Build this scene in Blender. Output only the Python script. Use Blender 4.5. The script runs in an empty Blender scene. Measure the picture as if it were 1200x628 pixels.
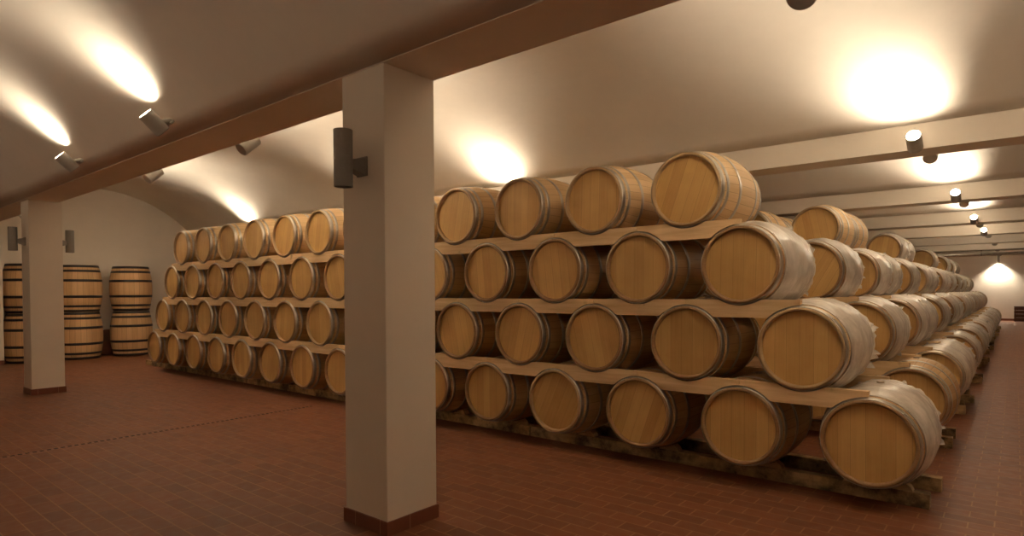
import bpy, bmesh, math, random
from math import sin, cos, pi, sqrt, radians
from mathutils import Vector, Matrix
random.seed(7)
scn = bpy.context.scene
COL = scn.collection

# ------------------------------------------------------------------ helpers
def link(o):
    COL.objects.link(o); return o

def mesh_from(bm, name, mats, smooth=False):
    bmesh.ops.recalc_face_normals(bm, faces=bm.faces)
    me = bpy.data.meshes.new(name)
    bm.to_mesh(me); bm.free()
    for m in (mats if isinstance(mats, (list, tuple)) else [mats]):
        me.materials.append(m)
    if smooth:
        for p in me.polygons: p.use_smooth = True
    return me

def obj(name, me, parent=None, loc=(0, 0, 0), rot=(0, 0, 0)):
    o = bpy.data.objects.new(name, me)
    o.location = loc; o.rotation_euler = rot
    if parent: o.parent = parent
    return link(o)

def empty(name, loc, rotz=0):
    o = bpy.data.objects.new(name, None)
    o.empty_display_size = .1
    o.location = loc; o.rotation_euler = (0, 0, rotz)
    return link(o)

def tag(o, label=None, cat=None, group=None, kind=None):
    if label: o['label'] = label
    if cat: o['category'] = cat
    if group: o['group'] = group
    if kind: o['kind'] = kind
    return o

def copy_tree(o, parent=None):
    c = o.copy(); COL.objects.link(c)
    if parent: c.parent = parent
    for ch in list(o.children): copy_tree(ch, c)
    return c

def box(bm, x0, x1, y0, y1, z0, z1, bevel=0):
    r = bmesh.ops.create_cube(bm, size=1)
    vs = r['verts']
    for v in vs:
        v.co = Vector(((x0 + x1) / 2 + v.co.x * (x1 - x0), (y0 + y1) / 2 + v.co.y * (y1 - y0), (z0 + z1) / 2 + v.co.z * (z1 - z0)))
    if bevel:
        es = list({e for v in vs for e in v.link_edges})
        bmesh.ops.bevel(bm, geom=es, offset=bevel, segments=2, affect='EDGES', profile=.6)

def lathe(bm, prof, seg=48, axis='Y', closed=False, uvscale=None, a0=0):
    """prof: list of (axial, radius). Spins round local Y (or Z). UV: u = arc fraction, v = running axial length."""
    uv = bm.loops.layers.uv.verify()
    rings = []
    for (t, r) in prof:
        ring = []
        for i in range(seg):
            a = 2 * pi * i / seg + a0
            if axis == 'Y': co = (r * cos(a), t, r * sin(a))
            else: co = (r * cos(a), r * sin(a), t)
            ring.append(bm.verts.new(co))
        rings.append(ring)
    n = len(rings)
    for k in range(n if closed else n - 1):
        A, B = rings[k], rings[(k + 1) % n]
        for i in range(seg):
            j = (i + 1) % seg
            f = bm.faces.new((A[i], A[j], B[j], B[i]))
            us = (i / seg, (i + 1) / seg, (i + 1) / seg, i / seg)
            vs = (prof[k][0], prof[k][0], prof[(k + 1) % n][0], prof[(k + 1) % n][0])
            for l, u, v in zip(f.loops, us, vs): l[uv].uv = (u, v)
    return rings

def disc(bm, t, r, seg=48, axis='Y', a0=0):
    uv = bm.loops.layers.uv.verify()
    vs = []
    for i in range(seg):
        a = 2 * pi * i / seg + a0
        vs.append(bm.verts.new((r * cos(a), t, r * sin(a)) if axis == 'Y' else (r * cos(a), r * sin(a), t)))
    f = bm.faces.new(vs)
    for l in f.loops:
        l[uv].uv = (l.vert.co.x, l.vert.co.z if axis == 'Y' else l.vert.co.y)
    return vs

def prism_y(bm, pts, y0, y1):
    """closed polygon of (x,z) pushed from y0 to y1"""
    a = [bm.verts.new((x, y0, z)) for x, z in pts]
    b = [bm.verts.new((x, y1, z)) for x, z in pts]
    bm.faces.new(a); bm.faces.new(list(reversed(b)))
    for i in range(len(pts)):
        j = (i + 1) % len(pts)
        bm.faces.new((a[i], b[i], b[j], a[j]))

def prism_x(bm, pts, x0, x1):
    a = [bm.verts.new((x0, y, z)) for y, z in pts]
    b = [bm.verts.new((x1, y, z)) for y, z in pts]
    bm.faces.new(a); bm.faces.new(list(reversed(b)))
    for i in range(len(pts)):
        j = (i + 1) % len(pts)
        bm.faces.new((a[i], b[i], b[j], a[j]))

ORD = ['first', 'second', 'third', 'fourth', 'fifth', 'sixth', 'seventh', 'eighth', 'ninth', 'tenth', 'eleventh',
       'twelfth', 'thirteenth', 'fourteenth', 'fifteenth', 'sixteenth']

# ------------------------------------------------------------------ materials
class NT:
    def __init__(s, name):
        s.m = bpy.data.materials.new(name); s.m.use_nodes = True
        s.t = s.m.node_tree; s.t.nodes.clear()
        s.out = s.n('ShaderNodeOutputMaterial')
    def n(s, typ, **kw):
        nd = s.t.nodes.new(typ)
        for k, v in kw.items():
            if hasattr(nd, k): setattr(nd, k, v)
        return nd
    def l(s, a, b): s.t.links.new(a, b)
    def bsdf(s, **kw):
        b = s.n('ShaderNodeBsdfPrincipled')
        for k, v in kw.items(): b.inputs[k].default_value = v
        s.l(b.outputs[0], s.out.inputs[0]); return b
    def math(s, op, a, b=None, c=None):
        nd = s.n('ShaderNodeMath'); nd.operation = op
        for i, x in enumerate((a, b, c)):
            if x is None: continue
            if isinstance(x, (int, float)): nd.inputs[i].default_value = x
            else: s.l(x, nd.inputs[i])
        return nd.outputs[0]
    def mix(s, fac, a, b, mode='MIX'):
        nd = s.n('ShaderNodeMix'); nd.data_type = 'RGBA'; nd.blend_type = mode
        for inp, x in ((nd.inputs[0], fac), (nd.inputs[6], a), (nd.inputs[7], b)):
            if isinstance(x, (int, float)): inp.default_value = x
            elif isinstance(x, tuple): inp.default_value = x if len(x) == 4 else x + (1,)
            else: s.l(x, inp)
        return nd.outputs[2]
    def noise(s, vec, scale, detail=3, rough=.55, w=None):
        nd = s.n('ShaderNodeTexNoise')
        if w is not None:
            nd.noise_dimensions = '4D'
            if isinstance(w, (int, float)): nd.inputs['W'].default_value = w
            else: s.l(w, nd.inputs['W'])
        nd.inputs['Scale'].default_value = scale; nd.inputs['Detail'].default_value = detail
        nd.inputs['Roughness'].default_value = rough
        if vec is not None: s.l(vec, nd.inputs['Vector'])
        return nd.outputs['Fac']
    def ramp(s, fac, stops):
        nd = s.n('ShaderNodeValToRGB'); cr = nd.color_ramp
        while len(cr.elements) < len(stops): cr.elements.new(.5)
        for e, (p, c) in zip(cr.elements, stops):
            e.position = p; e.color = c if len(c) == 4 else tuple(c) + (1,)
        s.l(fac, nd.inputs[0]); return nd.outputs[0]
    def mapr(s, x, a, b, c, d):
        nd = s.n('ShaderNodeMapRange')
        s.l(x, nd.inputs[0])
        for i, v in enumerate((a, b, c, d)): nd.inputs[i + 1].default_value = v
        return nd.outputs[0]
    def comb(s, x, y, z):
        nd = s.n('ShaderNodeCombineXYZ')
        for i, v in enumerate((x, y, z)):
            if isinstance(v, (int, float)): nd.inputs[i].default_value = v
            else: s.l(v, nd.inputs[i])
        return nd.outputs[0]
    def bump(s, h, strength, dist, target):
        nd = s.n('ShaderNodeBump'); nd.inputs['Strength'].default_value = strength
        nd.inputs['Distance'].default_value = dist
        s.l(h, nd.inputs['Height']); s.l(nd.outputs[0], target.inputs['Normal'])

def plaster(name, col):
    t = NT(name); b = t.bsdf(Roughness=.85)
    b.inputs['Specular IOR Level'].default_value = .25
    g = t.n('ShaderNodeNewGeometry')
    n1 = t.noise(g.outputs['Position'], .9, 4); n2 = t.noise(g.outputs['Position'], 9, 4)
    c = t.mix(t.mapr(n1, .3, .7, 0, 1), tuple(x * .95 for x in col), tuple(min(1, x * 1.04) for x in col))
    c = t.mix(t.mapr(n2, .35, .75, 0, .12), c, tuple(x * .86 for x in col))
    t.l(c, b.inputs['Base Color'])
    t.bump(t.math('ADD', t.noise(g.outputs['Position'], 2.2, 3), t.math('MULTIPLY', n2, .15)), .35, .02, b)
    return t.m

M = {}
LEN = .95           # length of a wine barrel, head to head
M['plaster'] = plaster('cream_plaster', (.86, .80, .71))
M['plaster_pillar'] = plaster('pillar_plaster', (.76, .68, .58))

def floor_mat():
    t = NT('terracotta_tiles'); b = t.bsdf(Roughness=.5); b.inputs['Specular IOR Level'].default_value = .35
    g = t.n('ShaderNodeNewGeometry'); s = t.n('ShaderNodeSeparateXYZ'); t.l(g.outputs['Position'], s.inputs[0])
    br = t.n('ShaderNodeTexBrick'); br.offset = .5
    t.l(g.outputs['Position'], br.inputs['Vector'])
    br.inputs['Scale'].default_value = 1; br.inputs['Brick Width'].default_value = .262
    br.inputs['Row Height'].default_value = .124; br.inputs['Mortar Size'].default_value = .0045
    br.inputs['Mortar Smooth'].default_value = .1; br.inputs['Bias'].default_value = 0
    br.inputs['Color1'].default_value = (.195, .066, .026, 1); br.inputs['Color2'].default_value = (.14, .046, .018, 1)
    br.inputs['Mortar'].default_value = (.33, .195, .115, 1)
    n = t.noise(g.outputs['Position'], .8, 5, .6); n2 = t.noise(g.outputs['Position'], 14, 4)
    c = t.mix(t.mapr(n, .35, .7, 0, .35), br.outputs['Color'], (.12, .045, .025))
    c = t.mix(t.mapr(n2, .4, .8, 0, .25), c, (.25, .10, .055))
    # dusty pale scuffs on the open floor
    n3 = t.noise(g.outputs['Position'], 1.3, 6, .65)
    c = t.mix(t.mapr(n3, .6, .8, 0, .3), c, (.30, .155, .095))
    t.l(c, b.inputs['Base Color'])
    ro = t.math('ADD', t.mapr(n2, .3, .7, .46, .62), t.math('MULTIPLY', br.outputs['Fac'], .35))
    t.l(ro, b.inputs['Roughness'])
    t.bump(t.math('SUBTRACT', 1, br.outputs['Fac']), .5, .004, b)
    return t.m
M['floor'] = floor_mat()

def simple(name, col, rough=.5, metal=0, noise_amt=.15, scale=12):
    t = NT(name); b = t.bsdf(Roughness=rough, Metallic=metal)
    tc = t.n('ShaderNodeTexCoord')
    n = t.noise(tc.outputs['Object'], scale, 4)
    t.l(t.mix(t.mapr(n, .3, .7, 0, 1), tuple(x * (1 - noise_amt) for x in col), tuple(min(1, x * (1 + noise_amt)) for x in col)), b.inputs['Base Color'])
    return t.m

def skirting_mat():
    t = NT('skirting_tile'); b = t.bsdf(Roughness=.35)
    g = t.n('ShaderNodeNewGeometry'); s = t.n('ShaderNodeSeparateXYZ'); t.l(g.outputs['Position'], s.inputs[0])
    u = t.math('ADD', s.outputs[0], s.outputs[1])
    f = t.math('FRACT', t.math('DIVIDE', u, .25))
    joint = t.math('LESS_THAN', f, .02)
    n = t.noise(g.outputs['Position'], 8, 4)
    c = t.mix(n, (.15, .045, .026), (.2, .065, .036))
    t.l(t.mix(joint, c, (.34, .19, .12)), b.inputs['Base Color'])
    return t.m
M['skirting'] = skirting_mat()
M['grey_metal'] = simple('powder_coated_grey', (.26, .24, .215), .45, 0, .06, 30)
M['spot_metal'] = simple('spotlight_grey', (.46, .43, .385), .4, 0, .05, 30)
M['dark_hole'] = simple('drain_shadow', (.02, .014, .01), .9)
M['drain_edge'] = simple('drain_channel_stone', (.22, .1, .06), .6)
M['pipe'] = simple('galvanised_duct', (.5, .47, .42), .35, .9)
M['black_hoop'] = simple('black_iron_hoop', (.018, .016, .016), .45, 0, .2)

def lens_mat():
    t = NT('lamp_lens'); e = t.n('ShaderNodeEmission')
    e.inputs[0].default_value = (1, .84, .62, 1); e.inputs[1].default_value = 110
    t.l(e.outputs[0], t.out.inputs[0]); return t.m
M['lens'] = lens_mat()
M['lens_off'] = simple('unlit_lens', (.3, .28, .25), .2)

def galvanised():
    t = NT('galvanised_hoop'); b = t.bsdf(Roughness=.36, Metallic=.9)
    tc = t.n('ShaderNodeTexCoord'); oi = t.n('ShaderNodeObjectInfo')
    n = t.noise(tc.outputs['Object'], 14, 4, w=t.math('MULTIPLY', oi.outputs['Random'], 20))
    t.l(t.mix(t.mapr(n, .3, .7, 0, 1), (.37, .33, .28), (.55, .51, .45)), b.inputs['Base Color'])
    t.l(t.mapr(n, .3, .7, .3, .46), b.inputs['Roughness'])
    return t.m
M['hoop'] = galvanised()

def stave_mat(name, dark, light, n_staves=30, rough=.6):
    t = NT(name); b = t.bsdf(Roughness=rough)
    uv = t.n('ShaderNodeUVMap'); s = t.n('ShaderNodeSeparateXYZ'); t.l(uv.outputs[0], s.inputs[0])
    oi = t.n('ShaderNodeObjectInfo')
    u = t.math('MULTIPLY', s.outputs[0], n_staves)
    idx = t.math('FLOOR', u); fr = t.math('FRACT', u)
    wn = t.n('ShaderNodeTexWhiteNoise'); wn.noise_dimensions = '2D'
    t.l(t.comb(idx, t.math('MULTIPLY', oi.outputs['Random'], 31.7), 0), wn.inputs['Vector'])
    rnd = wn.outputs['Value']
    grain = t.noise(t.comb(t.math('MULTIPLY', s.outputs[0], 150), t.math('MULTIPLY', s.outputs[1], 3.5), t.math('MULTIPLY', idx, 3.1)), 1, 5, .6, w=oi.outputs['Random'])
    c = t.mix(t.math('MULTIPLY_ADD', rnd, .55, t.mapr(grain, .3, .75, 0, .45)), dark, light)
    seam = t.math('LESS_THAN', t.math('MINIMUM', fr, t.math('SUBTRACT', 1, fr)), .025)
    c = t.mix(t.math('MULTIPLY', seam, .55), c, tuple(x * .3 for x in dark))
    v = s.outputs[1]
    ends = t.math('LESS_THAN', t.math('MINIMUM', v, t.math('SUBTRACT', LEN if n_staves == 30 else 1.07, v)), .04)
    c = t.mix(t.math('MULTIPLY', ends, .75), c, tuple(x * .62 for x in dark))
    t.l(c, b.inputs['Base Color'])
    t.bump(t.math('SUBTRACT', grain, t.math('MULTIPLY', seam, .6)), .25, .004, b)
    return t.m
M['stave'] = stave_mat('oak_staves', (.36, .20, .085), (.58, .38, .19))
M['stave_pale'] = stave_mat('pale_oak_staves', (.52, .34, .165), (.70, .50, .28))
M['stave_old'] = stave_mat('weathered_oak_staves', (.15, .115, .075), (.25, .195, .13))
M['stave_big'] = stave_mat('toasted_oak_staves', (.54, .32, .15), (.76, .50, .26), 26)

def head_mat(name, dark, light):
    t = NT(name); b = t.bsdf(Roughness=.55)
    uv = t.n('ShaderNodeUVMap'); s = t.n('ShaderNodeSeparateXYZ'); t.l(uv.outputs[0], s.inputs[0])
    oi = t.n('ShaderNodeObjectInfo'); R = oi.outputs['Random']
    wob = t.noise(t.comb(t.math('MULTIPLY', R, 90), s.outputs[0], 0), 4, 1)
    u = t.math('DIVIDE', t.math('ADD', s.outputs[0], t.math('ADD', t.math('MULTIPLY', R, .3), t.math('MULTIPLY', wob, .05))), .088)
    idx = t.math('FLOOR', u); fr = t.math('FRACT', u)
    wn = t.n('ShaderNodeTexWhiteNoise'); wn.noise_dimensions = '2D'
    t.l(t.comb(idx, t.math('MULTIPLY', R, 57.3), 0), wn.inputs['Vector'])
    grain = t.noise(t.comb(t.math('MULTIPLY', s.outputs[0], 70), t.math('MULTIPLY', s.outputs[1], 2.6), t.math('MULTIPLY', idx, 2.3)), 1, 5, .62, w=t.math('MULTIPLY', R, 40))
    blotch = t.noise(t.comb(s.outputs[0], s.outputs[1], 0), 5, 3, w=t.math('MULTIPLY', R, 63))
    f = t.math('ADD', t.math('MULTIPLY_ADD', wn.outputs['Value'], .5, t.mapr(grain, .3, .75, 0, .4)), t.mapr(blotch, .35, .7, -.12, .16))
    c = t.mix(f, dark, light)
    hs = t.n('ShaderNodeHueSaturation'); t.l(c, hs.inputs['Color'])
    t.l(t.mapr(R, 0, 1, .9, 1.1), hs.inputs['Value'])
    seam = t.math('LESS_THAN', t.math('MINIMUM', fr, t.math('SUBTRACT', 1, fr)), .018)
    c = t.mix(t.math('MULTIPLY', seam, .4), hs.outputs[0], tuple(x * .35 for x in dark))
    t.l(c, b.inputs['Base Color'])
    t.bump(t.math('SUBTRACT', grain, t.math('MULTIPLY', seam, .5)), .15, .003, b)
    return t.m
M['head'] = head_mat('oak_head', (.44, .25, .075), (.64, .41, .15))
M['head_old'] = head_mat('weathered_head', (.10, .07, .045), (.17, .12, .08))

def timber(name, dark, light, mould=0):
    t = NT(name); b = t.bsdf(Roughness=.75)
    tc = t.n('ShaderNodeTexCoord'); oi = t.n('ShaderNodeObjectInfo')
    s = t.n('ShaderNodeSeparateXYZ'); t.l(tc.outputs['Object'], s.inputs[0])
    R = oi.outputs['Random']
    g = t.noise(t.comb(t.math('MULTIPLY', s.outputs[0], 2.2), t.math('MULTIPLY', s.outputs[1], 30), t.math('MULTIPLY', s.outputs[2], 34)), 1, 5, .6, w=t.math('MULTIPLY', R, 50))
    c = t.mix(t.mapr(g, .3, .72, 0, 1), dark, light)
    vo = t.noise(tc.outputs['Object'], 7, 2, w=t.math('MULTIPLY', R, 77))
    c = t.mix(t.mapr(vo, .68, .76, 0, .75), c, tuple(x * .45 for x in dark))     # knots
    hs = t.n('ShaderNodeHueSaturation'); t.l(c, hs.inputs['Color']); t.l(t.mapr(R, 0, 1, .86, 1.12), hs.inputs['Value'])
    c = hs.outputs[0]
    if mould:
        n = t.noise(tc.outputs['Object'], 4.5, 6, .7, w=t.math('MULTIPLY', R, 31))
        c = t.mix(t.mapr(n, .42, .60, 0, mould), c, (.035, .026, .016))
    t.l(c, b.inputs['Base Color'])
    t.bump(g, .25, .004, b)
    return t.m
M['pine'] = timber('pale_pine', (.56, .37, .185), (.78, .58, .34))
M['sleeper'] = timber('stained_timber', (.42, .27, .12), (.64, .45, .24), .88)
M['wedge'] = timber('wedge_pine', (.46, .29, .14), (.64, .45, .25), .3)
M['crate'] = timber('dark_crate_wood', (.06, .026, .016), (.11, .05, .03))
M['bottle'] = simple('dark_bottle_glass', (.02, .018, .012), .12)

def wrap_mat():
    t = NT('clear_stretch_film')
    b = t.n('ShaderNodeBsdfPrincipled'); b.inputs['Roughness'].default_value = .22
    b.inputs['Specular IOR Level'].default_value = .8
    b.inputs['Base Color'].default_value = (.94, .905, .84, 1)
    tr = t.n('ShaderNodeBsdfTransparent'); mx = t.n('ShaderNodeMixShader')
    uv = t.n('ShaderNodeUVMap'); s = t.n('ShaderNodeSeparateXYZ'); t.l(uv.outputs[0], s.inputs[0])
    oi = t.n('ShaderNodeObjectInfo')
    n = t.noise(t.comb(t.math('MULTIPLY', s.outputs[0], 14), t.math('MULTIPLY', s.outputs[1], 9), 0), 1, 5, .65, w=t.math('MULTIPLY', oi.outputs['Random'], 30))
    n2 = t.noise(t.comb(t.math('MULTIPLY', s.outputs[0], 60), t.math('MULTIPLY', s.outputs[1], 9), 0), 1, 4, .6, w=t.math('MULTIPLY', oi.outputs['Random'], 11))
    t.l(t.mapr(n, .3, .7, .48, .76), mx.inputs[0])
    t.l(tr.outputs[0], mx.inputs[1]); t.l(b.outputs[0], mx.inputs[2]); t.l(mx.outputs[0], t.out.inputs[0])
    t.bump(t.math('ADD', n, t.math('MULTIPLY', n2, .35)), .3, .012, b)
    return t.m
M['film'] = wrap_mat()

# ------------------------------------------------------------------ layout constants (metres)
P = .8514          # spacing of barrels along a row
Z1 = .4695         # height of the bottom layer's barrel axes
DZ = .6068         # layer to layer
RB, RH = .35, .288
X_L, X_R = -16.5, 4.6
Y_B, Y_F = -6.9, 33.0
SOF, SPR = 2.87, 3.12       # beam soffit, vault springing
BEAMS = [(-2.24, -1.82), (2.60, 3.0), (7.06, 7.46), (11.2, 11.6), (14.7, 15.1), (18.3, 18.7), (22.0, 22.4), (25.8, 26.2)]

# ------------------------------------------------------------------ the setting
def struct(name, bm, m, smooth=False):
    o = obj(name, mesh_from(bm, name, m, smooth)); o['kind'] = 'structure'; return o

bm = bmesh.new(); box(bm, X_L - .3, X_R + .3, Y_B - .3, Y_F + .3, -.2, 0); struct('floor', bm, M['floor'])
bm = bmesh.new(); box(bm, X_L - .3, X_L, Y_B - .3, Y_F + .3, 0, 4.6); struct('wall_left', bm, M['plaster'])
bm = bmesh.new(); box(bm, X_R, X_R + .3, Y_B - .3, Y_F + .3, 0, 4.6); struct('wall_right', bm, M['plaster'])
bm = bmesh.new(); box(bm, X_L, X_R, Y_F, Y_F + .3, 0, 4.6); struct('wall_far', bm, M['plaster'])
bm = bmesh.new(); box(bm, X_L, X_R, Y_B - .3, Y_B, 0, 4.6); struct('wall_back', bm, M['plaster'])

edges = [Y_B] + [v for b in BEAMS for v in b] + [Y_F]
bm = bmesh.new()
TOP = 4.6
for k in range(0, len(edges), 2):
    y0, y1 = edges[k], edges[k + 1]
    c = y1 - y0
    rise = min(1.0, .93 * (c / 4.42) ** 1.2)
    spr = SPR
    if k == 0: rise, spr = 1.17, SOF + .003
    Rv = ((c / 2) ** 2 + rise ** 2) / (2 * rise)
    yc, zc = (y0 + y1) / 2, spr + rise - Rv
    N = 40
    pts = []
    for i in range(N + 1):
        y = y0 + c * i / N
        pts.append((y, zc + sqrt(max(0, Rv * Rv - (y - yc) ** 2))))
    lo0 = [bm.verts.new((X_L, y, z)) for y, z in pts]; lo1 = [bm.verts.new((X_R, y, z)) for y, z in pts]
    up0 = [bm.verts.new((X_L, y, TOP)) for y, z in pts]; up1 = [bm.verts.new((X_R, y, TOP)) for y, z in pts]
    for i in range(N):
        f = bm.faces.new((lo0[i], lo0[i + 1], lo1[i + 1], lo1[i])); f.smooth = True
        bm.faces.new((up0[i], up1[i], up1[i + 1], up0[i + 1]))
        bm.faces.new((lo0[i], up0[i], up0[i + 1], lo0[i + 1])); bm.faces.new((lo1[i], lo1[i + 1], up1[i + 1], up1[i]))
    bm.faces.new((lo0[0], lo1[0], up1[0], up0[0])); bm.faces.new((lo0[N], up0[N], up1[N], lo1[N]))
struct('ceiling', bm, M['plaster'])
for k, (y0, y1) in enumerate(BEAMS):
    bm = bmesh.new(); box(bm, X_L, X_R, y0, y1, SOF, TOP)
    struct('trim_%d' % (k + 1), bm, M['plaster'])
bm = bmesh.new(); box(bm, X_L, X_L + .75, -2.24, -1.5, 0, SOF)
struct('trim_9', bm, M['plaster'])
bm = bmesh.new(); box(bm, X_L, X_R, Y_F - .015, Y_F, 0, .1); struct('baseboard_far', bm, M['skirting'])
bm = bmesh.new(); box(bm, X_L, X_L + .012, -1.5, Y_F - .02, 0, .09)
box(bm, X_L + .75, X_L + .762, -2.25, -1.488, 0, .09); box(bm, X_L + .012, X_L + .762, -1.5, -1.488, 0, .09)
struct('baseboard_left', bm, M['skirting'])

def pillar(x1, y0, y1, label):
    bm = bmesh.new(); box(bm, x1 - .42, x1, y0, y1, 0, SOF, .006)
    r = empty('pillar', (x1 - .21, (y0 + y1) / 2, 0)); tag(r, label, 'pillar', 'square plaster pillars under the front beam', 'structure')
    o = obj('shaft', mesh_from(bm, 'shaft', M['plaster_pillar']), r, (-(x1 - .21), -(y0 + y1) / 2, 0))
    bm = bmesh.new()
    e = .012
    X0, X1_, Y0, Y1 = x1 - .42 - e, x1 + e, y0 - e, y1 + e
    box(bm, X0, X1_, Y0, y0, 0, .088, .002); box(bm, X0, X1_, y1, Y1, 0, .088, .002)
    box(bm, X0, x1 - .42, y0, y1, 0, .088, .002); box(bm, x1, X1_, y0, y1, 0, .088, .002)
    obj('skirting', mesh_from(bm, 'skirting', M['skirting']), r, (-(x1 - .21), -(y0 + y1) / 2, 0))
    return r
pillar(-2.195, -2.235, -1.825, 'square cream plaster pillar standing nearest in the foreground, with dark red tile skirting')
pillar(-10.38, -2.20, -1.79, 'square cream plaster pillar further left, in front of the upright barrel stacks')

# floor drain: a row of slots in a channel running away from the camera
dr = empty('floor_drain', (-6.35, -2.0, 0))
tag(dr, 'narrow slotted drain channel crossing the tiled floor left of the near pillar', 'drain')
bm = bmesh.new(); box(bm, -.028, .028, -3.6, 1.9, .0005, .003)
obj('channel', mesh_from(bm, 'channel', M['drain_edge']), dr)
bm = bmesh.new(); box(bm, -.02, .02, -.016, .016, .002, .0042)
slot_me = mesh_from(bm, 'slot', M['dark_hole'])
y = -3.53
while y < 1.87:
    obj('slot', slot_me, dr, (0, y, 0)); y += .055

# ------------------------------------------------------------------ wine barrels
def rad(y): return RB - (RB - RH) * ((y - LEN / 2) / (LEN / 2)) ** 2

def body_mesh(m):
    bm = bmesh.new()
    prof = [(.036, .262), (.004, .266), (0, .272), (0, RH - .006), (.004, RH)]
    N = 18
    prof += [(LEN * i / N, rad(LEN * i / N)) for i in range(1, N)]
    prof += [(LEN - .004, RH), (LEN, RH - .006), (LEN, .272), (LEN - .004, .266), (LEN - .036, .262)]
    lathe(bm, prof, 60)
    return mesh_from(bm, 'staves', m, True)

def head_mesh(m, back=False):
    bm = bmesh.new()
    t0, t1 = (.032, .05) if not back else (LEN - .032, LEN - .05)
    a = disc(bm, t0, .264, 60); b = disc(bm, t1, .264, 60)
    for i in range(60):
        j = (i + 1) % 60; bm.faces.new((a[i], a[j], b[j], b[i]))
    return mesh_from(bm, 'head', m)

def hoop_mesh(y0, y1, m, radf=rad, th=.0045, axis='Y', seg=60):
    bm = bmesh.new()
    n = 3
    outer = [(y0 + (y1 - y0) * i / n, radf(y0 + (y1 - y0) * i / n) + th) for i in range(n + 1)]
    inner = [(y, r - th - .001) for y, r in reversed(outer)]
    lathe(bm, outer + inner, seg, axis, closed=True)
    # rivets and the lap of the strap
    a = .8
    for q in range(2):
        for s in (-.02, .02):
            yy = (y0 + y1) / 2; r = radf(yy) + th
            aa = a + s
            co = Vector((r * cos(aa), yy + (q - .5) * (y1 - y0) * .45, r * sin(aa))) if axis == 'Y' else Vector((r * cos(aa), r * sin(aa), yy + (q - .5) * (y1 - y0) * .45))
            bmesh.ops.create_icosphere(bm, subdivisions=1, radius=.0045, matrix=Matrix.Translation(co))
    me = mesh_from(bm, 'hoop', m, True)
    return me

HOOPS = [(.010, .050), (.082, .112), (.268, .302)]
HOOP_Y = HOOPS + [(LEN - b, LEN - a) for a, b in reversed(HOOPS)]
def film_mesh(seed):
    rnd = random.Random(seed)
    bm = bmesh.new()
    seg, N = 80, 56
    y0, y1 = .082, .862
    uv = bm.loops.layers.uv.verify()
    ph = [rnd.uniform(0, 6.28) for _ in range(12)]
    fringe0 = [rnd.uniform(-.006, .008) for _ in range(seg)]
    fringe1 = [rnd.uniform(-.022, .008) for _ in range(seg)]
    rings = []
    for k in range(N + 1):
        f = k / N
        ring = []
        for i in range(seg):
            a = 2 * pi * i / seg
            y = y0 + (y1 - y0) * f
            if k == 0: y += fringe0[i]
            if k == N: y += fringe1[i]
            w = .0022 * sin(7 * a + 9 * f + ph[0]) + .002 * sin(13 * a - 14 * f + ph[1]) + .0012 * sin(29 * a + ph[2] + 4 * f)
            hp = min(abs(y - (a_ + b_) / 2) / ((b_ - a_) / 2 + .006) for a_, b_ in HOOP_Y)
            r = rad(min(LEN, y)) + .0045 + .004 * max(0, min(1, (1.35 - hp) * 3)) + w * (.55 + .75 * f)
            crump = max(0, f - .80) / .20
            r += crump * (.012 * rnd.random() + .010 * max(0, sin(5 * a + ph[3])))
            if k == N: r += .012 * rnd.random()
            ring.append(bm.verts.new((r * cos(a), y, r * sin(a))))
        rings.append(ring)
    for k in range(N):
        for i in range(seg):
            j = (i + 1) % seg
            f = bm.faces.new((rings[k][i], rings[k][j], rings[k + 1][j], rings[k + 1][i]))
            for l, (u, v) in zip(f.loops, ((i, k), (i + 1, k), (i + 1, k + 1), (i, k + 1))):
                l[uv].uv = (u / seg, y0 + (y1 - y0) * v / N)
    # loose crumpled tails near the back end
    for q in range(7):
        a = rnd.uniform(-1.3, 1.9) if q < 5 else rnd.uniform(0, 6.28)
        yb = rnd.uniform(.74, .85)
        r = rad(yb) + .014
        c = Vector((r * cos(a), yb, r * sin(a))); out = Vector((cos(a), 0, sin(a))); tan = Vector((-sin(a), 0, cos(a)))
        L_ = rnd.uniform(.02, .045); w_ = rnd.uniform(.015, .035)
        p = [c - tan * w_, c + tan * w_, c + tan * w_ * .5 + out * L_ * .6 + Vector((0, .015, 0)), c + out * L_ + Vector((0, rnd.uniform(-.01, .03), -.01)), c - tan * w_ * .6 + out * L_ * .5 + Vector((0, -.012, 0))]
        vs = [bm.verts.new(x) for x in p]; cv = bm.verts.new(sum(p, Vector()) / 5 + Vector((0, .012, 0)))
        for i in range(5): bm.faces.new((vs[i], vs[(i + 1) % 5], cv))
    return mesh_from(bm, 'plastic_wrap', M['film'], True)

ME = {'body': {k: body_mesh(M[v]) for k, v in (('oak', 'stave'), ('pale', 'stave_pale'), ('old', 'stave_old'))},
      'head': {k: head_mesh(M[v]) for k, v in (('oak', 'head'), ('pale', 'head'), ('old', 'head_old'))},
      'back': {k: head_mesh(M[v], True) for k, v in (('oak', 'head'), ('pale', 'head'), ('old', 'head_old'))},
      'hoops': [hoop_mesh(a, b, M['hoop']) for a, b in HOOP_Y],
      'film': [film_mesh(s) for s in (3, 11, 29, 41)]}
def bung_mesh():
    bm = bmesh.new()
    lathe(bm, [(RB - .006, .0), (RB - .006, .026), (RB + .010, .024), (RB + .012, .02), (RB + .012, 0.0)], 16, 'Z')
    return mesh_from(bm, 'bung', simple('silicone_bung', (.30, .22, .15), .5))
ME['bung'] = bung_mesh()

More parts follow.
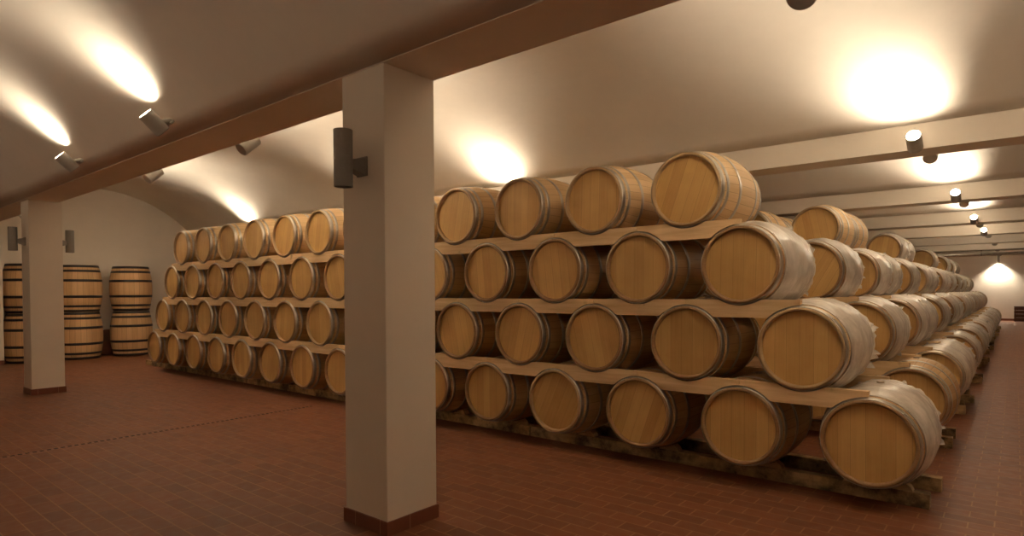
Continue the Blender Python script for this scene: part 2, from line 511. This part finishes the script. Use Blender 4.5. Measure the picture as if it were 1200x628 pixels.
def make_barrel(kind):
    r = empty('wine_barrel', (0, 0, 0))
    z = (0, 0, RB)
    obj('staves', ME['body'][kind], r, z)
    obj('head', ME['head'][kind], r, z); obj('head', ME['back'][kind], r, z)
    for h in ME['hoops']: obj('hoop', h, r, z)
    obj('bung', ME['bung'], r, (0, LEN / 2, RB))
    return r
PROTO = {}
GROUP = 'wine barrels racked in the long stack'
count_barrels = 0
def place_barrel(kind, x, y, zc, roll, label, film=None, group=GROUP, rz=0):
    global count_barrels
    if kind not in PROTO: PROTO[kind] = r = make_barrel(kind)
    else: r = copy_tree(PROTO[kind])
    r.location = (x, y, zc - RB); r.rotation_euler = (0, 0, rz)
    for c in r.children:
        if c.name.split('.')[0] in ('staves', 'head', 'hoop'): c.rotation_euler = (0, roll, 0)
    tag(r, label, 'barrel', group)
    count_barrels += 1
    return r
films = []

LAY = ['bottom', 'second', 'third', 'top']
ROWS = [0, 2.05, 4.05, 5.04, 7.2, 9.4, 10.4, 12.75, 13.75, 15.6, 17.8, 20.0, 22.3, 24.4]
# which columns (from the aisle end) a row shows in each layer
def cols(ri, k):
    if ri == 0: return range(15 - k)
    if ri == 1: return range(0 if k < 3 else 1, 15 - k)
    if k < 3: return range(4 - (1 if k else 0))
    if ri in (2, 3, 5, 6, 9, 11, 12, 13): return range(0, 2)
    return range(1, 2)
WRAPPED = lambda ri, k, i: i == 0 and ri != 13 and ((k < 3 and not (ri == 1 and k == 0)) or (k == 3 and ri >= 5))
for ri, Y in enumerate(ROWS):
    rname = 'front row' if ri == 0 else ('%s row back' % ORD[ri] if ri < len(ROWS) - 1 else 'last dark row')
    for k in range(4):
        for i in cols(ri, k):
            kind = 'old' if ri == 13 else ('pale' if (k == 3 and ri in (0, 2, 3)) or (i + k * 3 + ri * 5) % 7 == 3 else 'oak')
            wrapped = WRAPPED(ri, k, i)
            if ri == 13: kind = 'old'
            roll = random.choice((0, 0, 0, 0, .12, -.1, .2, -.22, .45)) + random.uniform(-.06, .06)
            if ri == 0 and (k, i) in (((0, 0)), (0, 1), (1, 0), (2, 0), (1, 1), (2, 1)): roll = random.uniform(-.03, .03)
            if ri == 0 and (k, i) in ((3, 0), (0, 2)): roll = .33
            adj = {'oak': 'oak', 'pale': 'pale oak', 'old': 'dark weathered'}[kind]
            w = 'film-wrapped ' if wrapped else ''
            where = 'at the aisle end' if i == 0 else '%s from the aisle end' % ORD[i]
            lab = '%s%s barrel, %s layer of the %s, %s' % (w, adj, LAY[k], rname, where)
            jx = 0
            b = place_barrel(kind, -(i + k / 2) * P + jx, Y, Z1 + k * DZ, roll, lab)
            if wrapped: films.append(b)
for q, b in enumerate(films):
    o = obj('plastic_wrap', ME['film'][q % 4], b, (0, 0, RB), (0, random.uniform(-.9, .9) * (1 if q else 0), 0))
    o['label'] = 'cloudy clear stretch film round the staves'

# ------------------------------------------------------------------ timber under and between the layers
def sleeper_mesh(L_):
    bm = bmesh.new(); box(bm, -L_ / 2, L_ / 2, -.045, .045, 0, .1, .004)
    return mesh_from(bm, 'floor_timber', M['sleeper'])
def timber_beam(x0, x1, yc, label, me=None):
    o = obj('floor_timber', me or sleeper_mesh(x1 - x0), None, ((x0 + x1) / 2, yc, 0))
    return tag(o, label, 'timber', 'floor timbers under the barrel rows')
SEGX = [(.31, -3.1), (-3.12, -6.1), (-6.12, -9.1), (-9.12, -13.3)]
for j, (a, b) in enumerate(SEGX):
    pos = ['at the aisle end', 'second from the aisle', 'third from the aisle', 'at the far left end'][j]
    timber_beam(b, a, .40, 'stained floor timber under the front edge of the front row, %s' % pos)
    timber_beam(b + .03, a + .03, .88, 'floor timber under the back of the front row, %s' % pos)
short = sleeper_mesh(2.6)
for ri, Y in enumerate(ROWS):
    if ri == 0: continue
    rname = '%s row back' % ORD[ri] if ri < len(ROWS) - 1 else 'last dark row'
    for nm, dy in (('front', .40), ('rear', .88)):
        e = .30 + random.uniform(-.05, .05)
        if ri == 1:
            for j, (a, b) in enumerate(((-2.35, -6), (-6.02, -9.3), (-9.32, -12.6))):
                timber_beam(b, a, Y + dy, 'floor timber deep under the %s side of the second row back, %s piece' % (nm, ('right', 'middle', 'left')[j]))
        timber_beam(e - 2.6, e, Y + dy, 'short timber end on the floor under the %s side of the %s' % (nm, rname), short)

def cradle_mesh():
    """timber spacer notched to the barrels below and above; the notches deepen with the bulge of the staves"""
    zl, zu = 0, DZ
    x0, x1 = -P + .0015, -.0015
    N = 44
    bm = bmesh.new(); sections = []
    for y in (-.045, -.018, .01):
        rc = rad(y + .065) + .0125
        top, bot = [], []
        for i in range(N + 1):
            x = x0 + (x1 - x0) * i / N
            zb = zl + .2105; zt = zl + .345
            for c in (0, -P):
                d = abs(x - c)
                if d < rc: zb = max(zb, zl + sqrt(rc * rc - d * d))
            d = abs(x + P / 2)
            if d < rc: zt = min(zt, zu - sqrt(rc * rc - d * d))
            top.append(bm.verts.new((x + P / 2, y, max(zt, zb + .004)))); bot.append(bm.verts.new((x + P / 2, y, zb)))
        sections.append((top, bot))
    for (ta, ba), (tb, bb_) in zip(sections, sections[1:]):
        for i in range(N):
            bm.faces.new((ta[i], ta[i + 1], tb[i + 1], tb[i])); bm.faces.new((ba[i], bb_[i], bb_[i + 1], ba[i + 1]))
        bm.faces.new((ta[0], tb[0], bb_[0], ba[0])); bm.faces.new((ta[N], ba[N], bb_[N], tb[N]))
    for t_, b_ in (sections[0], sections[-1]):
        for i in range(N): bm.faces.new((t_[i], t_[i + 1], b_[i + 1], b_[i]))
    return mesh_from(bm, 'barrel_cradle', M['pine'])
CR = cradle_mesh()
def cradle(k, i, Y, label, me=None):
    o = obj('barrel_cradle', me or CR, None, (-(i + .5 + k / 2) * P, Y, Z1 + k * DZ))
    return tag(o, label, 'cradle', 'pine cradles between the barrel layers')
for ri, Y in enumerate(ROWS):
    rname = 'front row' if ri == 0 else ('%s row back' % ORD[ri] if ri < len(ROWS) - 1 else 'last dark row')
    for k in range(3):
        up = list(cols(ri, k + 1))
        for i in up:
            if ri > 1 and i > 1: continue
            where = 'aisle-end' if i == 0 else '%s' % ORD[i]
            cradle(k, i, Y + .065, 'pale pine cradle under the %s %s-layer barrel of the %s, front side' % (where, LAY[k + 1], rname))
            if ri == 0 and i < 3 or (ri and i == 0):
                cradle(k, i, Y + LEN - .065, 'pale pine cradle under the %s %s-layer barrel of the %s, rear side' % (where, LAY[k + 1], rname)).rotation_euler = (0, 0, pi)

def chock_mesh():
    bm = bmesh.new()
    R_ = .3605
    pts = [(.03, .1005)]
    for i in range(9):
        x = .045 + .125 * i / 8
        pts.append((x, Z1 - sqrt(R_ * R_ - x * x)))
    pts += [(.2, .13), (.215, .1005)]
    prism_y(bm, pts, -.038, .038)
    return mesh_from(bm, 'wedge', M['wedge'])
CH = chock_mesh()
def chock(i, Y, side, label):
    o = obj('wedge', CH, None, (-i * P, Y, 0), (0, 0, 0 if side > 0 else pi))
    return tag(o, label, 'wedge', 'wooden wedges chocking the bottom barrels')
for i in range(15):
    for s, nm in ((1, 'right'), (-1, 'left')):
        where = 'aisle-end' if i == 0 else '%s' % ORD[i]
        chock(i, .40, s, 'wooden wedge at the %s of the %s bottom barrel of the front row' % (nm, where))
for ri in range(0, len(ROWS)):
    rname = 'front row, rear side' if ri == 0 else ('%s row back' % ORD[ri] if ri < len(ROWS) - 1 else 'last dark row')
    dy = .88 if ri == 0 else .40
    if ri == 0: continue
    chock(0, ROWS[ri] + dy, 1, 'wooden wedge at the aisle side of the bottom barrel of the %s' % rname)

# ------------------------------------------------------------------ upright big barrels against the left wall
BH, BR, BHR = 1.07, .45, .375
def brad(z): return BR - (BR - BHR) * ((z - BH / 2) / (BH / 2)) ** 2
def big_body():
    bm = bmesh.new()
    prof = [(.045, BHR - .03), (.004, BHR - .026), (0, BHR - .02), (0, BHR - .004), (.004, BHR)]
    prof += [(BH * i / 20, brad(BH * i / 20)) for i in range(1, 20)]
    prof += [(BH - .004, BHR), (BH, BHR - .004), (BH, BHR - .02), (BH - .004, BHR - .026), (BH - .045, BHR - .03)]
    lathe(bm, prof, 52, 'Z')
    return mesh_from(bm, 'staves', M['stave_big'], True)
def big_head(z0, z1):
    bm = bmesh.new(); a = disc(bm, z0, BHR - .028, 52, 'Z'); b = disc(bm, z1, BHR - .028, 52, 'Z')
    for i in range(52):
        j = (i + 1) % 52; bm.faces.new((a[i], a[j], b[j], b[i]))
    return mesh_from(bm, 'head', M['head'])
bhe = [big_head(BH - .045, BH - .065), big_head(.045, .065)]
bb = big_body()
bhh = [hoop_mesh(a, b, M['black_hoop'], brad, .004, 'Z', 52) for a, b in ((.004, .055), (.11, .16), (.325, .38), (BH - .38, BH - .325), (BH - .16, BH - .11), (BH - .055, BH - .004))]
def big_barrel():
    r = empty('upright_barrel', (0, 0, 0))
    obj('staves', bb, r)
    for h in bhe: obj('head', h, r)
    for h in bhh: obj('hoop', h, r)
    return r
pb = None
for nm, x, y in (('right-hand stack beside the rack', -15.93, .98), ('middle stack partly behind the far pillar', -15.93, -.09), ('left-hand stack beside the white pier', -15.95, -1.04)):
    for lv, z in (('lower', 0), ('upper', BH + .004)):
        if pb is None: o = pb = big_barrel()
        else: o = copy_tree(pb)
        o.location = (x, y, z); o.rotation_euler = (0, 0, random.uniform(0, 6))
        tag(o, '%s upright black-hooped barrel of the %s' % (lv, nm), 'barrel', 'upright black-hooped barrels by the left wall')
bm = bmesh.new()
lathe(bm, [(-.02, 0), (-.02, .30), (-.014, .306), (.014, .306), (.02, .30), (.02, 0)], 48, 'Z')
o = obj('barrel_end', mesh_from(bm, 'barrel_end', simple('reddish_dark_oak', (.17, .065, .035), .6, 0, .25, 9)), None, (-16.385, .60, .312), (0, radians(81), 0))
tag(o, 'dark reddish round barrel end leaning on the wall between two upright stacks', 'barrel end')

# ------------------------------------------------------------------ lamps
LAMP_COL = (1.0, .83, .62)
E_SPOT, E_FAR = 68, 310
def tube_cyl(bm, p0, p1, r, seg=28, cap0=True, cap1=True):
    d = (p1 - p0); L_ = d.length
    q = d.to_track_quat('Z', 'Y').to_matrix().to_4x4()
    bmesh.ops.create_cone(bm, cap_ends=True, segments=seg, radius1=r, radius2=r, depth=L_, matrix=Matrix.Translation((p0 + p1) / 2) @ q)
AIM0 = Vector((0, -.74, .67)).normalized()
def spot_parts(r, lit=True, AIM=AIM0, tilt=0, energy=E_SPOT):
    """wall spotlight; the wall is at local y=0 and the room on the -y side"""
    bm = bmesh.new(); box(bm, -.045, .045, -.02, 0, -.05, .05, .004)
    obj('wall_plate', mesh_from(bm, 'wall_plate', M['spot_metal']), r, (0, 0, 0), (tilt, 0, 0))
    c = Vector((0, -.155, -.045))
    bm = bmesh.new(); tube_cyl(bm, Vector((0, -.02, 0)), Vector((0, -.11, -.035)), .024)
    obj('arm', mesh_from(bm, 'arm', M['spot_metal']), r)
    # housing: thick-walled open tube
    bm = bmesh.new()
    L_, ro, ri_ = .195, .066, .058
    lathe(bm, [(-L_ / 2, 0), (-L_ / 2, ro - .006), (-L_ / 2 + .006, ro), (L_ / 2, ro), (L_ / 2, ri_), (L_ / 2 - .03, ri_), (L_ / 2 - .03, 0)], 32, 'Z')
    rot = AIM.to_track_quat('Z', 'Y').to_euler()
    obj('housing', mesh_from(bm, 'housing', M['spot_metal'], False), r, c, rot)
    bm = bmesh.new(); lathe(bm, [(L_ / 2 - .028, 0), (L_ / 2 - .028, ri_ - .002), (L_ / 2 - .022, ri_ - .003), (L_ / 2 - .018, .03), (L_ / 2 - .016, 0)], 28, 'Z')
    ln = obj('lens', mesh_from(bm, 'lens', M['lens'] if lit else M['lens_off'], True), r, c, rot)
    ln['label'] = 'glowing lens' if lit else 'unlit lens'
    if lit:
        ld = bpy.data.lights.new('spot_bulb', 'SPOT'); ld.energy = energy; ld.color = LAMP_COL
        ld.spot_size = radians(112 if energy > 200 else (135 if energy < 50 else 165)); ld.spot_blend = 1.0; ld.shadow_soft_size = .05
        lo = bpy.data.objects.new('bulb', ld); link(lo); lo.parent = r
        lo.location = c + AIM * (L_ / 2 + .004)
        lo.rotation_euler = Vector((0, -.12 if energy == E_SPOT else -.52, .9)).to_track_quat('-Z', 'Y').to_euler()
    return r
SP = {}
def spot(x, y, face, label, mode='std', z=2.96):
    if face > 0 and mode != 'back': mode = 'far'
    if mode not in SP:
        r = empty('spotlight', (0, 0, 0))
        if mode == 'low': spot_parts(r, True, Vector((0, -.88, .475)).normalized())
        elif mode == 'vault': spot_parts(r, True, AIM0, -.62, 44)
        elif mode == 'back': spot_parts(r, True, AIM0, 0, 50)
        elif mode == 'far': spot_parts(r, True, AIM0, 0, E_FAR)
        else: spot_parts(r, True)
        o = SP[mode] = r
    else: o = copy_tree(SP[mode])
    o.location = (x, y, z); o.rotation_euler = (0, 0, 0 if face < 0 else pi)
    tag(o, label, 'spotlight', 'grey cylinder spotlights on the ceiling beams')
BN = ['front beam', 'second beam', 'third beam', 'fourth beam', 'fifth beam', 'sixth beam', 'seventh beam', 'eighth beam']
for x, nm in ((-4.98, 'larger of the two at upper left'), (-7.42, 'furthest left')):
    spot(x, BEAMS[0][0] - .085, -1, 'lit grey spotlight before the front beam, %s' % nm, 'vault', 3.0)
for x, nm in ((-4.95, 'just left of the near pillar'), (-7.25, 'above the far pillar')):
    spot(x, BEAMS[0][1], 1, 'grey spotlight behind the front beam, %s' % nm)
spot(.02, BEAMS[0][1], 1, 'dark round underside of a spotlight behind the front beam, at the top edge', 'std', 2.875)
# unseen lamps behind pillars and barrels and outside the frame, mostly added for fill
spot(-12.2, BEAMS[0][1], 1, 'added fill spotlight hidden behind the far pillar, right one of two')
spot(-13.0, BEAMS[0][1], 1, 'added fill spotlight hidden behind the far pillar, left one of two')  # unseen pair added to brighten the left end wall
spot(2.8, BEAMS[0][1], 1, 'added fill spotlight behind the front beam right of the frame')  # out-of-frame lamp added to brighten the right side
for x, nm in ((-10.4, 'left'), (-5.2, 'middle'), (0, 'right')):
    spot(x, Y_B, 1, '%s spotlight on the wall behind the camera' % nm, 'back')  # added behind the camera to fill the front bay
spot(-5.2, BEAMS[1][0], -1, 'lit spotlight on the second beam hidden behind the top barrels right of the pillar')
spot(-8.1, BEAMS[1][0], -1, 'added fill spotlight on the second beam hidden behind the near pillar')  # unseen lamp added for more fill in the second bay
spot(-13.1, BEAMS[1][0], -1, 'lit spotlight on the second beam hidden behind the leftmost top barrels')
for k in range(2, 7):
    spot(-5.5, BEAMS[k][0], -1, 'lit spotlight on the %s hidden behind the barrel stack' % BN[k])  # added out of sight to light the bays behind the stack
spot(-5.5, BEAMS[7][1], 1, 'added fill spotlight on the far face of the eighth beam hidden behind the barrel stack')  # added out of sight to brighten the last bay
for k in range(1, 5):
    spot(-.02 + .05 * (k - 1), BEAMS[k][0], -1, 'glaring lit spotlight above the aisle on the near face of the %s' % BN[k], 'low')
    spot(.05 + .05 * (k - 1), BEAMS[k][1], 1, 'dark underside of the spotlight above the aisle on the far face of the %s' % BN[k])
for k in (5, 6, 7):
    spot(.25, BEAMS[k][1], 1, 'dark spotlight above the aisle on the far face of the %s' % BN[k])  # added fill for the far bays; seventh and eighth beam lamps are invented

def sconce_parts(r):
    """unlit two-way cylinder wall light; wall at y=0, room on -y"""
    bm = bmesh.new(); box(bm, -.05, .05, -.012, 0, -.06, .06, .003)
    obj('wall_plate', mesh_from(bm, 'wall_plate', M['grey_metal']), r)
    bm = bmesh.new()
    a = [(-.045, -.055), (.045, -.055), (.045, .05), (-.045, .05)]; b = [(-.03, -.028), (.03, -.028), (.03, .03), (-.03, .03)]
    va = [bm.verts.new((x, -.012, z)) for x, z in a]; vb = [bm.verts.new((x, -.10, z)) for x, z in b]
    bm.faces.new(va); bm.faces.new(vb)
    for i in range(4): bm.faces.new((va[i], va[(i + 1) % 4], vb[(i + 1) % 4], vb[i]))
    obj('arm', mesh_from(bm, 'arm', M['grey_metal']), r)
    bm = bmesh.new(); H2, ro, ri_ = .172, .057, .051
    lathe(bm, [(-H2 + .03, 0), (-H2 + .03, ri_), (-H2, ri_), (-H2, ro), (H2, ro), (H2, ri_), (H2 - .03, ri_), (H2 - .03, 0)], 36, 'Z')
    obj('housing', mesh_from(bm, 'housing', M['grey_metal']), r, (0, -.145, .03))
    for s in (-1, 1):
        bm = bmesh.new(); lathe(bm, [(s * (H2 - .028), 0), (s * (H2 - .028), ri_ - .002), (s * (H2 - .02), ri_ - .004), (s * (H2 - .018), 0)], 24, 'Z')
        obj('lens', mesh_from(bm, 'lens', M['lens_off']), r, (0, -.145, .03))
    return r
def sconce(proto, x, y, z, rz, label):
    o = sconce_parts(empty('wall_sconce', (0, 0, 0))) if proto is None else copy_tree(proto)
    o.location = (x, y, z); o.rotation_euler = (0, 0, rz)
    tag(o, label, 'wall light', 'unlit grey cylinder lights on the pillars'); return o
s0 = sconce(None, -2.405, -2.235, 2.27, 0, 'large unlit grey cylinder wall light on the nearest pillar')
sconce(s0, -10.59, -2.20, 2.27, 0, 'small unlit grey cylinder wall light on the left side of the far pillar')
sconce(s0, -10.59, -1.79, 2.27, pi, 'small unlit grey cylinder wall light on the right side of the far pillar')

# the unseen fill lamps are added with the spotlights above
# lit downlight on the end wall
wl = sconce_parts(empty('wall_downlight', (0, 0, 0)))
wl.location = (.1, Y_F, 2.95); wl.scale = (1, 1, 1)
tag(wl, 'small cylinder light washing the far end wall below the pipes', 'wall light')
for c in wl.children:
    if c.name.startswith('lens') : c.data = c.data.copy(); c.data.materials[0] = M['lens']
ld = bpy.data.lights.new('downlight_bulb', 'SPOT'); ld.energy = 330; ld.color = LAMP_COL; ld.spot_size = radians(120); ld.spot_blend = .8; ld.shadow_soft_size = .05
lo = bpy.data.objects.new('bulb', ld); link(lo); lo.parent = wl; lo.location = (0, -.145, -.16)

# ------------------------------------------------------------------ pipes, crate at the far end
for z, y, nm in ((3.06, 25.6, 'upper'), (2.88, 25.6, 'lower')):
    r = empty('duct_pipe', (-1.5, y, z)); tag(r, '%s of the two metal pipes running under the ceiling at the far end' % nm, 'pipe', 'metal pipes at the far end')
    bm = bmesh.new(); tube_cyl(bm, Vector((-13, 0, 0)), Vector((6.05, 0, 0)), .055, 24)
    obj('pipe_run', mesh_from(bm, 'pipe_run', M['pipe'], True), r)
    for x in (-9, -5, -1, 1.2, 2.9, 5):
        bm = bmesh.new(); tube_cyl(bm, Vector((x - .02, 0, 0)), Vector((x + .02, 0, 0)), .068, 24); box(bm, x - .012, x + .012, .0, 25.8 - y, -.012, .012)
        obj('bracket', mesh_from(bm, 'bracket', M['grey_metal']), r)
cr = empty('wooden_crate', (1.12, 32.4, 0)); tag(cr, 'dark wooden crate standing on the floor by the far end wall', 'crate')
for j in range(4):
    bm = bmesh.new(); z = .02 + j * .17
    box(bm, -.42, .42, -.3, -.28, z, z + .14); box(bm, -.42, .42, .28, .3, z, z + .14)
    box(bm, -.42, -.4, -.28, .28, z, z + .14); box(bm, .4, .42, -.28, .28, z, z + .14)
    obj('slat', mesh_from(bm, 'slat', M['crate']), cr)
bm = bmesh.new()
for x in (-.4, .36):
    for y in (-.28, .24): box(bm, x, x + .04, y, y + .04, 0, .68)
obj('corner_posts', mesh_from(bm, 'corner_posts', M['crate']), cr)
bm = bmesh.new(); box(bm, -.4, .4, -.28, .28, .02, .04); obj('base_board', mesh_from(bm, 'base_board', M['crate']), cr)
bm = bmesh.new(); box(bm, -.43, .43, -.31, .31, .681, .70); obj('lid', mesh_from(bm, 'lid', M['crate']), cr)
bm = bmesh.new(); lathe(bm, [(0, 0), (0, .055), (.005, .06), (.24, .06), (.29, .045), (.32, .02), (.40, .018), (.40, 0)], 24, 'Z')
o = obj('bottle', mesh_from(bm, 'bottle', M['bottle'], True), None, (1.15, 32.35, .70)); tag(o, 'dark bottle standing on the crate at the far end', 'bottle')

# ------------------------------------------------------------------ camera
cam = bpy.data.cameras.new('camera'); co = bpy.data.objects.new('camera', cam); link(co)
yaw, pit, rol, f = -.6901, -.0187, -.0047, 714.83
fw = Vector((sin(yaw) * cos(pit), cos(yaw) * cos(pit), sin(pit))); r = Vector((cos(yaw), -sin(yaw), 0)); u = r.cross(fw)
r2 = r * cos(rol) + u * sin(rol); u2 = -r * sin(rol) + u * cos(rol)
m = Matrix((r2, u2, -fw)).transposed().to_4x4(); m.translation = Vector((.7455, -4.5949, 1.4866))
co.matrix_world = m
cam.sensor_fit = 'HORIZONTAL'; cam.sensor_width = 36; cam.lens = f / 1200 * 36; cam.shift_y = 41.38 / 1200; cam.shift_x = 0
cam.clip_start = .05; cam.clip_end = 200
scn.camera = co

w = bpy.data.worlds.new('world'); scn.world = w; w.use_nodes = True
w.node_tree.nodes['Background'].inputs[0].default_value = (0, 0, 0, 1)
scn.cycles.max_bounces = 16; scn.cycles.diffuse_bounces = 8
scn.view_settings.view_transform = 'Standard'; scn.view_settings.look = 'None'
scn.view_settings.exposure = 0.48; scn.view_settings.gamma = 1; scn.view_settings.use_curve_mapping = False
print('barrels', count_barrels)
